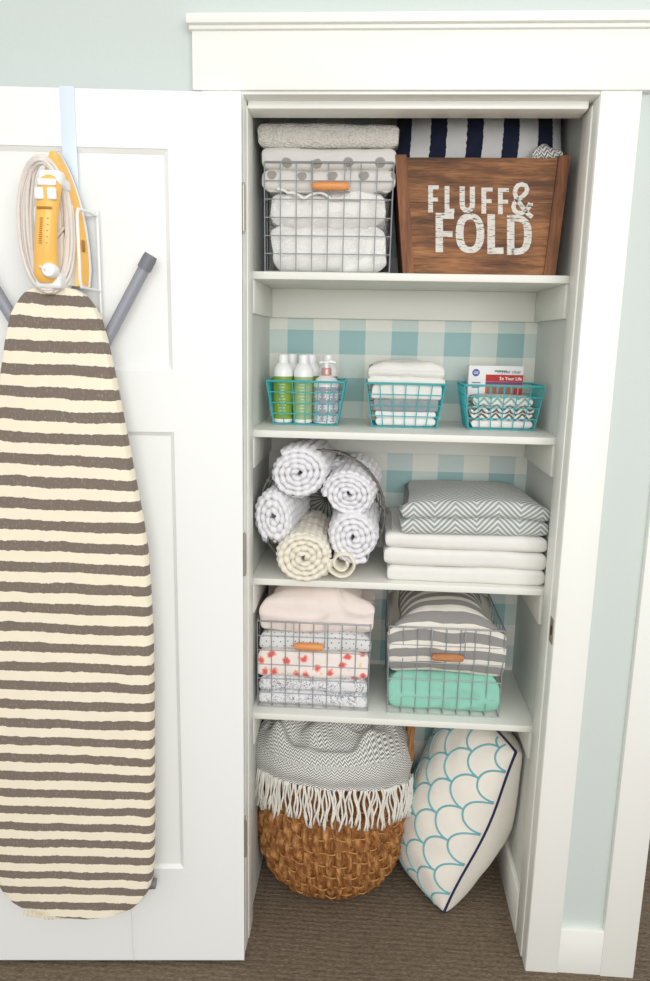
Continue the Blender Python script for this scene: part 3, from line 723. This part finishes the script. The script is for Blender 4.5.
# light bulb box and chevron cloths
gb = thing('light_bulb_box', 'white and orange light bulb box standing at the back of a turquoise basket', 'box', (.601, .366, Z2+.004))
gw, gh = .142, .153
obj('carton', MB().box2((-gw/2, -.014, 0), (gw/2, .014, gh), .002), plain('white_carton', (246, 246, 246), .5, .3), gb)
yy = -.0146
def gq(m_, a, b, c, d, y=0): m_.add([(a, yy-y, c), (b, yy-y, c), (b, yy-y, d), (a, yy-y, d)], [(0, 1, 2, 3)])
m_ = MB(); gq(m_, -.026, .070, .01, .108); obj('orange_panel', m_, Mat('x').m if False else plain('orange_print', (226, 116, 58), .5, .3, var=.15, vscale=30), gb, smooth=False)
m_ = MB(); gq(m_, -.026, .070, .112, .130, .0002); gq(m_, .045, .070, .01, .095, .0002); obj('red_band', m_, plain('red_print', (196, 52, 48), .5, .3), gb, smooth=False)
m_ = MB(); gq(m_, -.026, .070, .105, .1115, .0003); obj('violet_band', m_, plain('violet_print', (120, 80, 130), .5, .3), gb, smooth=False)
m_ = MB()
for k in range(4): m_.tube([(-.012+k*.018, yy, .03), (-.012+k*.018, yy, .099)], .007, 10)
obj('bulb_window', m_, plain('grey_window_print', (150, 152, 150), .25, .5), gb)
m_ = MB(); n_ = 24; m_.add([(-.052+.0095*cos(2*pi*k/n_), yy-.0003, .134+.0095*sin(2*pi*k/n_)) for k in range(n_)], [tuple(range(n_))]); obj('round_logo', m_, plain('blue_print', (72, 88, 168), .5, .3), gb, smooth=False)
def text(name, s, size, x, y, z, mat, parent, align='LEFT', bold=0.0):
    cu = bpy.data.curves.new(name, 'FONT'); cu.body = s; cu.size = size; cu.align_x = align; cu.offset = bold; cu.resolution_u = 3
    o = bpy.data.objects.new('tmp', cu); COL.objects.link(o); dg = bpy.context.evaluated_depsgraph_get(); dg.update()
    me = bpy.data.meshes.new_from_object(o.evaluated_get(dg)); bpy.data.objects.remove(o); bpy.data.curves.remove(cu)
    me.name = name
    for v in me.vertices: v.co = Vector((v.co.x+x, y-v.co.z, v.co.y+z))
    me.materials.clear(); me.materials.append(mat)
    o = bpy.data.objects.new(name, me); COL.objects.link(o); o.parent = parent; return o
WP = plain('white_print', (246, 246, 246), .5); GP = plain('grey_print', (120, 124, 130), .5)
text('logo_lettering', 'GE', .010, -.052, yy-.0006, .1305, WP, gb, 'CENTER', .0002)
text('name_lettering', 'crystal clear', .0125, .064, yy-.0006, .134, GP, gb, 'RIGHT', .0001)
text('band_lettering', '2x Your Life', .0115, .067, yy-.0007, .1165, WP, gb, 'RIGHT', .0003)
m_ = MB()
for k, w_ in enumerate((.022, .026, .02)): gq(m_, -.061, -.061+w_, .107-k*.006, .1095-k*.006, .0004)
m_2 = MB(); gq(m_2, -.004, .028, .137, .1415, .0004); obj('green_leaf_print', m_2, plain('sage_print', (130, 160, 140), .5), gb, smooth=False)
obj('small_print', m_, GP, gb, smooth=False)
cloth('folded_cloth', 'plain white folded cloth lowest in the right turquoise basket', 'cloth', WHITE_F2, .533, .684, .259, .345, Z2+.0035, Z2+.024, seed=21, amp=.002, freq=20)
cloth('chevron_cloth', 'brown and white chevron cloth in the right turquoise basket', 'cloth', CHEV_BR, .531, .685, .256, .345, Z2+.024, Z2+.058, seed=22, layers=2, amp=.003, freq=20)
cloth('chevron_cloth', 'pale aqua and white chevron cloth topmost in the right turquoise basket', 'cloth', CHEV_AQ, .533, .683, .258, .345, Z2+.058, Z2+.083, seed=23, amp=.003, freq=20, dome=.003)

# --- folded stack, third shelf
TG = 'stacked white towels'
cloth('folded_towel', 'white folded towel lowest in the stack on the third shelf', 'towel', WHITE_F, .332, .719, .146, .440, Z3, Z3+.041, TG, seed=31, amp=.004, freq=8)
cloth('folded_towel', 'white folded towel in the middle of the stack on the third shelf', 'towel', WHITE_F, .322, .721, .143, .440, Z3+.041, Z3+.085, TG, seed=32, amp=.004, freq=8)
cloth('folded_towel', 'white folded towel under the grey herringbone blanket on the third shelf', 'towel', WHITE_F, .325, .720, .146, .440, Z3+.085, Z3+.124, TG, seed=33, amp=.004, freq=8)
cloth('folded_blanket', 'grey and white herringbone blanket folded on top of the white towels', 'blanket', HERR, .357, .718, .146, .425, Z3+.124, Z3+.204, layers=2, seed=34, amp=.006, freq=7, dome=.012, taper=.14, back=.006, rz=radians(1.6), edge=.006)

# --- round basket of rolled towels, third shelf
HR = .158; hx = .163; hz = Z3+HR+.003; hy0 = .185
rbk = thing('round_wire_basket', 'round dark wire basket lying on its side full of rolled towels', 'basket', (hx, hy0, hz))
def ring(y, R_, r, m_, n=56, off=0): m_.tube([(R_*cos(2*pi*k/n), y, R_*sin(2*pi*k/n)+off) for k in range(n)], r, 7, closed=True)
m_ = MB(); ring(0, HR, .0030, m_); ring(.010, HR, .0026, m_)
for k in range(24):
    a = 2*pi*k/24; m_.tube([(HR*cos(a), -.003, HR*sin(a)), (HR*cos(a), .013, HR*sin(a))], .0043, 6)
obj('rim', m_, WIRE_DK, rbk)
m_ = MB(); D_ = YB-hy0-.022
for k in range(24):
    a = 2*pi*k/24; m_.tube([(HR*cos(a), .012, HR*sin(a)), (HR*.88*cos(a), D_, HR*.88*sin(a)-.016), (0, D_+.004, -.016)], .0015, 6)
for t in (.3, .6, .97): ring(.012+(D_-.012)*t, HR*(1-.12*t), .0015, m_, off=-.016*t)
ring(D_, HR*.45, .0015, m_, off=-.016)
obj('wire_mesh', m_, WIRE_DK, rbk)
def roll(label, c, R_, L, axis, mat, turns=4.2, sx=1.0, sz=1.0, tilt=0, seed=0, flap=None, bump=.0062):
    ax = Vector(axis).normalized(); X = Vector((1, 0, 0)); X = (X-ax*X.dot(ax)).normalized(); Zv = ax.cross(X)*-1
    Zv = -X.cross(ax) if (-X.cross(ax)).z > 0 else X.cross(ax)
    m_ = MB(); rnd = random.Random(seed)
    pitch = R_/(turns+.35); th = pitch*.98; N = int(turns*64); rows = []; arc = 0; pr0 = None; ph = [rnd.uniform(0, 6) for _ in range(int(turns)+3)]
    for i in range(N+1):
        t = i/N; q = 2*pi*turns*t+seed; r = .005+(R_-th/2-.005)*t
        r2 = r*(1+.05*sin(2*q+seed)+.03*noise.noise((cos(q)*2, sin(q)*2, seed+r*30)))
        base = Vector((cos(q)*r2*sx, sin(q)*r2*sz))
        if pr0 is not None: arc += (base-pr0).length
        pr0 = base; rad = Vector((cos(q), sin(q)))
        bmp = abs(sin(arc*pi/.021)); bz = .0055*bmp+.004*noise.noise((arc*30, seed, 0)); sp_ = bz-.010*t*t*0
        lo = r*.10+ .006*noise.noise((q*.6, seed*3.1, 5))
        row = []
        for o, a in ((-.5, L), (-.5, .022), (-.47, .010), (-.30, .003), (0, 0), (.30, .003), (.47, .010), (.5, .022), (.5, L)):
            aa = a-(bz if a < .015 else 0)+lo*(1 if a < .1 else 0)
            oo = o*th*(.78+.30*bmp if a < .03 else 1)
            p = base+Vector((rad.x*oo*sx, rad.y*oo*sz)); row.append(tuple(X*p.x+Zv*p.y+ax*aa))
        rows.append(row)
    m_.grid(rows)
    # outer face of the last turn
    nth, nl = 130, 48; rows = []; qe = 2*pi*turns+seed
    for j in range(nl+1):
        a = .006+(L-.006)*j/nl; row = []
        for k in range(nth+1):
            q = qe-2*pi+2*pi*k/nth; r = .005+(R_-th/2-.005)*(1-(qe-q)/(2*pi*turns))
            r2 = r*(1+.05*sin(2*q+seed)+.03*noise.noise((cos(q)*2, sin(q)*2, seed+r*30)))
            b = bump*(abs(sin(q*R_*pi/.019))*abs(sin(a*pi/.019+seed)))**.6+.004*noise.noise((q*2, a*30, seed))
            rr_ = r2+th*.5+b-.001-(.006 if j == 0 else 0)
            row.append(tuple(X*cos(q)*rr_*sx+Zv*sin(q)*rr_*sz+ax*(a+.004)))
        rows.append(row)
    m_.grid(rows)
    if flap:                       # loose end curled beside the roll
        f0, f1, ln = flap; rows = []; n2 = 70
        for k in range(n2+1):
            t = k/n2; q = 2.6+2*pi*1.7*t; r_ = ln*(1-.72*t); tk = .0085
            bmp = abs(sin(t*22)); cx2 = f0+r_*cos(q); cz2 = f1+r_*sin(q); row = []
            for o_, a in ((-.5, L*.7), (-.5, .012), (-.3, .003), (0, 0), (.3, .003), (.5, .012), (.5, .04), (.5, .08), (.5, L*.7)):
                row.append(tuple(X*(cx2+cos(q)*o_*tk)+Zv*(cz2+sin(q)*o_*tk)+ax*(a-(.005*bmp if a < .01 else 0)+.004)))
            rows.append(row)
        m_.grid(rows)
    o = obj('rolled_towel', m_, mat, loc=c, sharp=0)
    return tag(o, label, 'towel', 'rolled waffle towels')
def rp(u, v, y): return tuple(at(u, v, y))
roll('white rolled towel at the upper left of the round basket', rp(297, 474, .125), .067, .25, (.04, 1, -.03), ROLL_W, seed=1, sx=1.04)
roll('white rolled towel at the upper right of the round basket', rp(348, 496, .130), .063, .22, (.10, 1, .06), ROLL_W, seed=2, sz=.95)
roll('white rolled towel at the far left of the round basket', rp(273, 519, .130), .061, .22, (.14, 1, .02), ROLL_W, seed=3, sx=.80, sz=1.20, turns=3.2)
roll('white rolled towel at the lower right of the round basket', rp(354, 539, .118), .067, .23, (.02, 1, .05), ROLL_W, seed=4)
roll('cream rolled towel lowest in the round basket', rp(304, 558, .106), .073, .24, (.0, 1, .02), ROLL_C, seed=5, sx=1.06, sz=.87, flap=(.094, -.014, .038))
roll('white rolled towel at the back of the round basket, barely seen', rp(337, 476, .26), .045, .15, (.0, 1, -.08), ROLL_W, seed=6, turns=3)

# --- bedding baskets, lowest shelf
wire_basket('grey wire basket with orange wood grip holding floral sheets', .149, .307, Z4, .293, .285, .289, .281, .240, 8, 6, 7, WIRE, .0013, .0022, GRIP_W, .062, (.325, .60), group='grey wire baskets')
cloth('folded_sheet', 'white sheet with grey line drawing pattern lowest in the floral basket', 'sheet', TOILE, .006, .292, .166, .442, Z4+.004, Z4+.085, layers=2, seed=41, amp=.005, freq=14)
cloth('folded_sheet', 'blush sheet scattered with coral flowers in a wire basket', 'sheet', FLORAL, .006, .292, .168, .442, Z4+.085, Z4+.160, layers=1, seed=42, amp=.006, freq=12, ridge=.003)
cloth('folded_sheet', 'white sheet with tiny grey dots under the blush comforter', 'sheet', DOT_SMALL, .008, .296, .168, .442, Z4+.160, Z4+.206, layers=1, seed=43, amp=.005, freq=12)
cloth('folded_comforter', 'plain blush pink comforter heaped on top of the floral basket', 'comforter', PINK_F, .006, .304, .172, .440, Z4+.204, Z4+.312, layers=1, seed=44, amp=.009, freq=10, rad=.036, edge=.014, dome=.022, ridge=.013, fine=.002)
wire_basket('grey wire basket with brown wood grip holding mint and striped bedding', .489, .307, Z4, .293, .285, .289, .281, .240, 8, 5, 7, WIRE, .0013, .0022, GRIP_D, .075, (.37, .66), group='grey wire baskets')
cloth('folded_sheet', 'mint green sheet at the bottom of a wire basket', 'sheet', MINT_F, .348, .632, .170, .440, Z4+.004, Z4+.106, layers=1, seed=51, amp=.006, freq=11, ridge=.009, rad=.034, fine=.002)
cloth('folded_comforter', 'grey and cream striped comforter above the mint sheet', 'comforter', STRIPE_F, .340, .640, .172, .440, Z4+.103, Z4+.262, layers=1, seed=52, amp=.008, freq=9, rad=.036, edge=.022, dome=.040, puff=.006, ridge=.004)

# ------------------------------------------------------------------ wicker basket on the closet floor
wk = thing('wicker_basket', 'round brown woven wicker basket with a fringed throw on the closet floor', 'basket', (.199, .292, .001))
PA, PB_ = .208, .160
pf = [(0, .50), (.012, .63), (.03, .745), (.06, .855), (.10, .94), (.15, .985), (.21, 1.0), (.28, .995), (.34, .98), (.40, .955), (.455, .93)]
def prad(z):
    for (a, b), (c, d) in zip(pf, pf[1:]):
        if z <= c: return b+(d-b)*(z-a)/(c-a)
    return pf[-1][1]
NC = 44; m_ = MB(); nz_, nth = 150, NC*10; rows = []; uvs = []
ROWH = .080
for j in range(nz_+1):
    z = .455*j/nz_; row = []; q = []; rd = prad(z)
    for k in range(nth+1):
        th = 2*pi*k/nth
        rowi = z/ROWH; ph = th*NC/(2*pi)+.22*rowi
        c = int(math.floor(ph)); fr = ph-c; lc = rowi+(c % 2)*.5+.12*sin(c*2.1); lf = lc-math.floor(lc)
        b = (max(0, sin(pi*fr))**.65)*(.30+.70*max(0, sin(pi*lf))**.45)
        off = -.012+.022*b+.0016*b*sin(2*pi*(fr*.9+lf*2.5+c*.37))
        a = PA*rd+off; bb = PB_*rd+off
        row.append((a*cos(th), bb*sin(th), z)); q.append((ph*.024+math.floor(lc)*.37+((c*37+math.floor(lc)*91) % 17)*.9, lf*.080+c*.11))
    rows.append(row); uvs.append(q)
m_.grid(rows, uvs); m_.add(rows[0][:-1], [tuple(range(nth))]); obj('woven_wall', m_, WICKER, wk, sharp=0)
m_ = MB()
for i in range(1, 12):
    z = i*ROWH/2; P = []
    for k in range(NC*8):
        th = 2*pi*k/(NC*8); rd = prad(z); o = .0005+.0045*sin(th*NC/2+i*pi); P.append(((PA*rd+o)*cos(th), (PB_*rd+o)*sin(th), z+.012*sin(th*NC/4+i*2)*.3))
    m_.tube(P, .0021, 6, closed=True)
obj('weft', m_, WEFT, wk, sharp=0)
m_ = MB(); ring_ = [((PA*.93)*cos(2*pi*k/60), (PB_*.93)*sin(2*pi*k/60), .457+.003*sin(k*2.5)) for k in range(60)]; m_.tube(ring_, .010, 8, closed=True); obj('rim', m_, WICKER, wk, sharp=0)
for sg in (-1, 1):
    m_ = MB()
    for s2 in range(2):
        P = []
        for i in range(40):
            t = i/39; a = pi*t; y_ = -.05*cos(a); z_ = .42+.125*sin(a)**.7; tw = t*14+s2*pi; P.append((sg*(PA*1.045+.004*cos(tw)), y_+.004*sin(tw), z_+.003*cos(tw)))
        m_.tube(P, .0068, 7)
    obj('handle', m_, WICKER, wk, sharp=0)

# ------------------------------------------------------------------ fringed throw heaped in the basket
th_ = thing('fringed_throw', 'grey and cream zigzag knit throw with cream fringe spilling over the wicker basket', 'throw', (.199, .292, 0))
SEGS = [((-.17, -.11), (-.03, .02), .050, .030), ((-.05, -.10), (.03, .0), .036, .024), ((.02, -.05), (.15, -.02), .046, .026), ((.10, -.12), (.17, .02), .046, .026), ((-.14, .03), (.12, .06), .030, .05), ((-.10, -.02), (-.16, .06), .02, .03)]
def fold(x, y):
    z = 0
    wx = noise.noise((x*9, y*9, 1))*.022; wy = noise.noise((x*9, y*9, 7))*.022
    for (ax, ay), (bx, by), hgt, wid in SEGS:
        px_, py_ = x+wx-ax, y+wy-ay; dx, dy = bx-ax, by-ay; t = max(0, min(1, (px_*dx+py_*dy)/(dx*dx+dy*dy)))
        d = math.hypot(px_-dx*t, py_-dy*t); z = max(z, hgt*math.exp(-(d/wid)**2))+.12*hgt*math.exp(-(d/wid)**2)
    p = Vector((x*11, y*13, 2.2)); z += .012*max(0, 1-abs(noise.noise(p+noise.noise_vector(p*.6)*1.2))*2.6)**1.7
    return z
NR, NT = 70, 240; rows = []; uvs = []
RT = .93
def throw_hem(th): # bottom z of the hanging edge
    x = cos(th); return .402-.012*x-.040*(1-min(1, abs(sin(th))))
for j in range(NR+1):
    t = j/NR; row = []; q = []
    for k in range(NT+1):
        th = 2*pi*k/NT; c, s = cos(th), sin(th)
        front = max(0, -s+.42)/1.42; front = min(1, front*3.0)
        ax_, ay_ = PA*RT+.018+.010*front, PB_*RT+.014+.010*front
        if t <= .72:
            f = t/.72; f2 = f**.9; x, y = ax_*f2*c, ay_*f2*s
            hh = .464+.048*(1-f**2.6)+.012*math.exp(-((f-.86)/.08)**2)*front-.012*math.exp(-((f-.70)/.08)**2)*front
            z = hh+min(1, (1-f)*5)*fold(x, y)
            z = .576-.02*math.log1p(math.exp((.576-z)/.02))*1.0 if z > .53 else z-.0
            row.append((x, y, z)); q.append((x+.25*z, y*1.2+.3*z))
        else:
            f = (t-.72)/.28; drop = f*(lerp(.018, .462-throw_hem(th), front))
            o = .008*sin(pi*min(1, f*1.2))*front+.003*sin(th*11)*f*front+.0035*f
            zed = .462-drop; lim = prad(max(zed-.001, 0)); a2 = max(ax_, PA*lim+.012)+o if front > .5 else ax_+o*0
            b2 = max(ay_, PB_*lim+.012)+o if front > .5 else ay_+o*0
            row.append((a2*c, b2*s, zed)); q.append((x*0+th*PA, -ay_-drop*1.3+.02))
    rows.append(row); uvs.append(q)
m_ = MB(); m_.grid(rows, uvs); bl = obj('knit_cloth', m_, THROW, th_, sharp=0)
FR = plain('cream_wool_fringe', (240, 237, 228), .9, .1, var=.05, vscale=80)
m_ = MB(); rnd = random.Random(3); nfr = 112
for i in range(nfr):
    th = lerp(1.0*pi-.02, 2.0*pi+.02, (i+rnd.uniform(-.3, .3))/nfr); zt_ = throw_hem(th)+.004; L = rnd.uniform(.088, .122); P = []
    sw = rnd.uniform(-.05, .05); ph = rnd.uniform(0, 6)
    for k in range(9):
        t = k/8; z = zt_-L*t; rd = prad(z); o = .024-.004*t+.004*sin(ph+t*5); tt = th+sw*t+.018*sin(ph+t*7)
        P.append(((PA*max(rd, .95)+o)*cos(tt), (PB_*max(rd, .95)+o)*sin(tt), z))
    m_.tube(P, [.0027]*8+[.0034], 6)
fr = obj('fringe', m_, FR, th_, sharp=0); fr['kind'] = 'stuff'

# ------------------------------------------------------------------ scallop pillow on the closet floor
PBk = Vector((.526, .163, .000))
pw, S = cushion('scallop_pillow', 'ivory pillow with aqua scallop embroidery and navy piping on the closet floor', PBk, (.178, .030, .500), (-.140, .262, .034), .25, n=56, mat=CREAM_F, pipe=NAVY_P, wr=.006, sq=.02, seed=5, pr_=.0042, rnd_=.08, ex=.5, bk=1.6, wav=.008, bx_=.62)
m_ = MB(); e1l = .522; e2l = .304; Rr = .0485
row = 0
while True:
    v0 = row*Rr*.98-.012
    if v0 > e2l+.0: break
    n_ = 8
    for i in range(-1, n_):
        uc = (i+.5*(row % 2))*2*Rr+.02; seg_ = []
        for k in range(81):
            a = pi*k/80; u = (uc+Rr*cos(a))/e1l; v = (v0+Rr*1.0*sin(a))/e2l
            if .006 < u < .994 and .0006 < v < .985: seg_.append(S(u, v, 1)-PBk)
            else:
                if len(seg_) > 2: m_.tube(seg_, .0028, 6)
                seg_ = []
        if len(seg_) > 2: m_.tube(seg_, .0028, 6)
    row += 1
obj('scallop_embroidery', m_, AQUA_T, pw, sharp=0)

# ------------------------------------------------------------------ light
wd = bpy.data.worlds.new('daylight'); SC.world = wd; wd.use_nodes = True
wd.node_tree.nodes['Background'].inputs[0].default_value = (1.0, .995, .985, 1); wd.node_tree.nodes['Background'].inputs[1].default_value = .74
def area(name, loc, tgt, sx, sy, e, col):
    l = bpy.data.lights.new(name, 'AREA'); l.shape = 'RECTANGLE'; l.size = sx; l.size_y = sy; l.energy = e; l.color = col
    o = bpy.data.objects.new(name, l); COL.objects.link(o); o.location = loc
    o.rotation_euler = (Vector(tgt)-Vector(loc)).to_track_quat('-Z', 'Y').to_euler(); return o
area('window_light', (.75, -3.1, 2.0), (.2, .2, 1.05), 2.4, 1.8, 66, (1, .99, .97))
SC.view_settings.view_transform = 'Standard'
SC.view_settings.exposure = 0.03
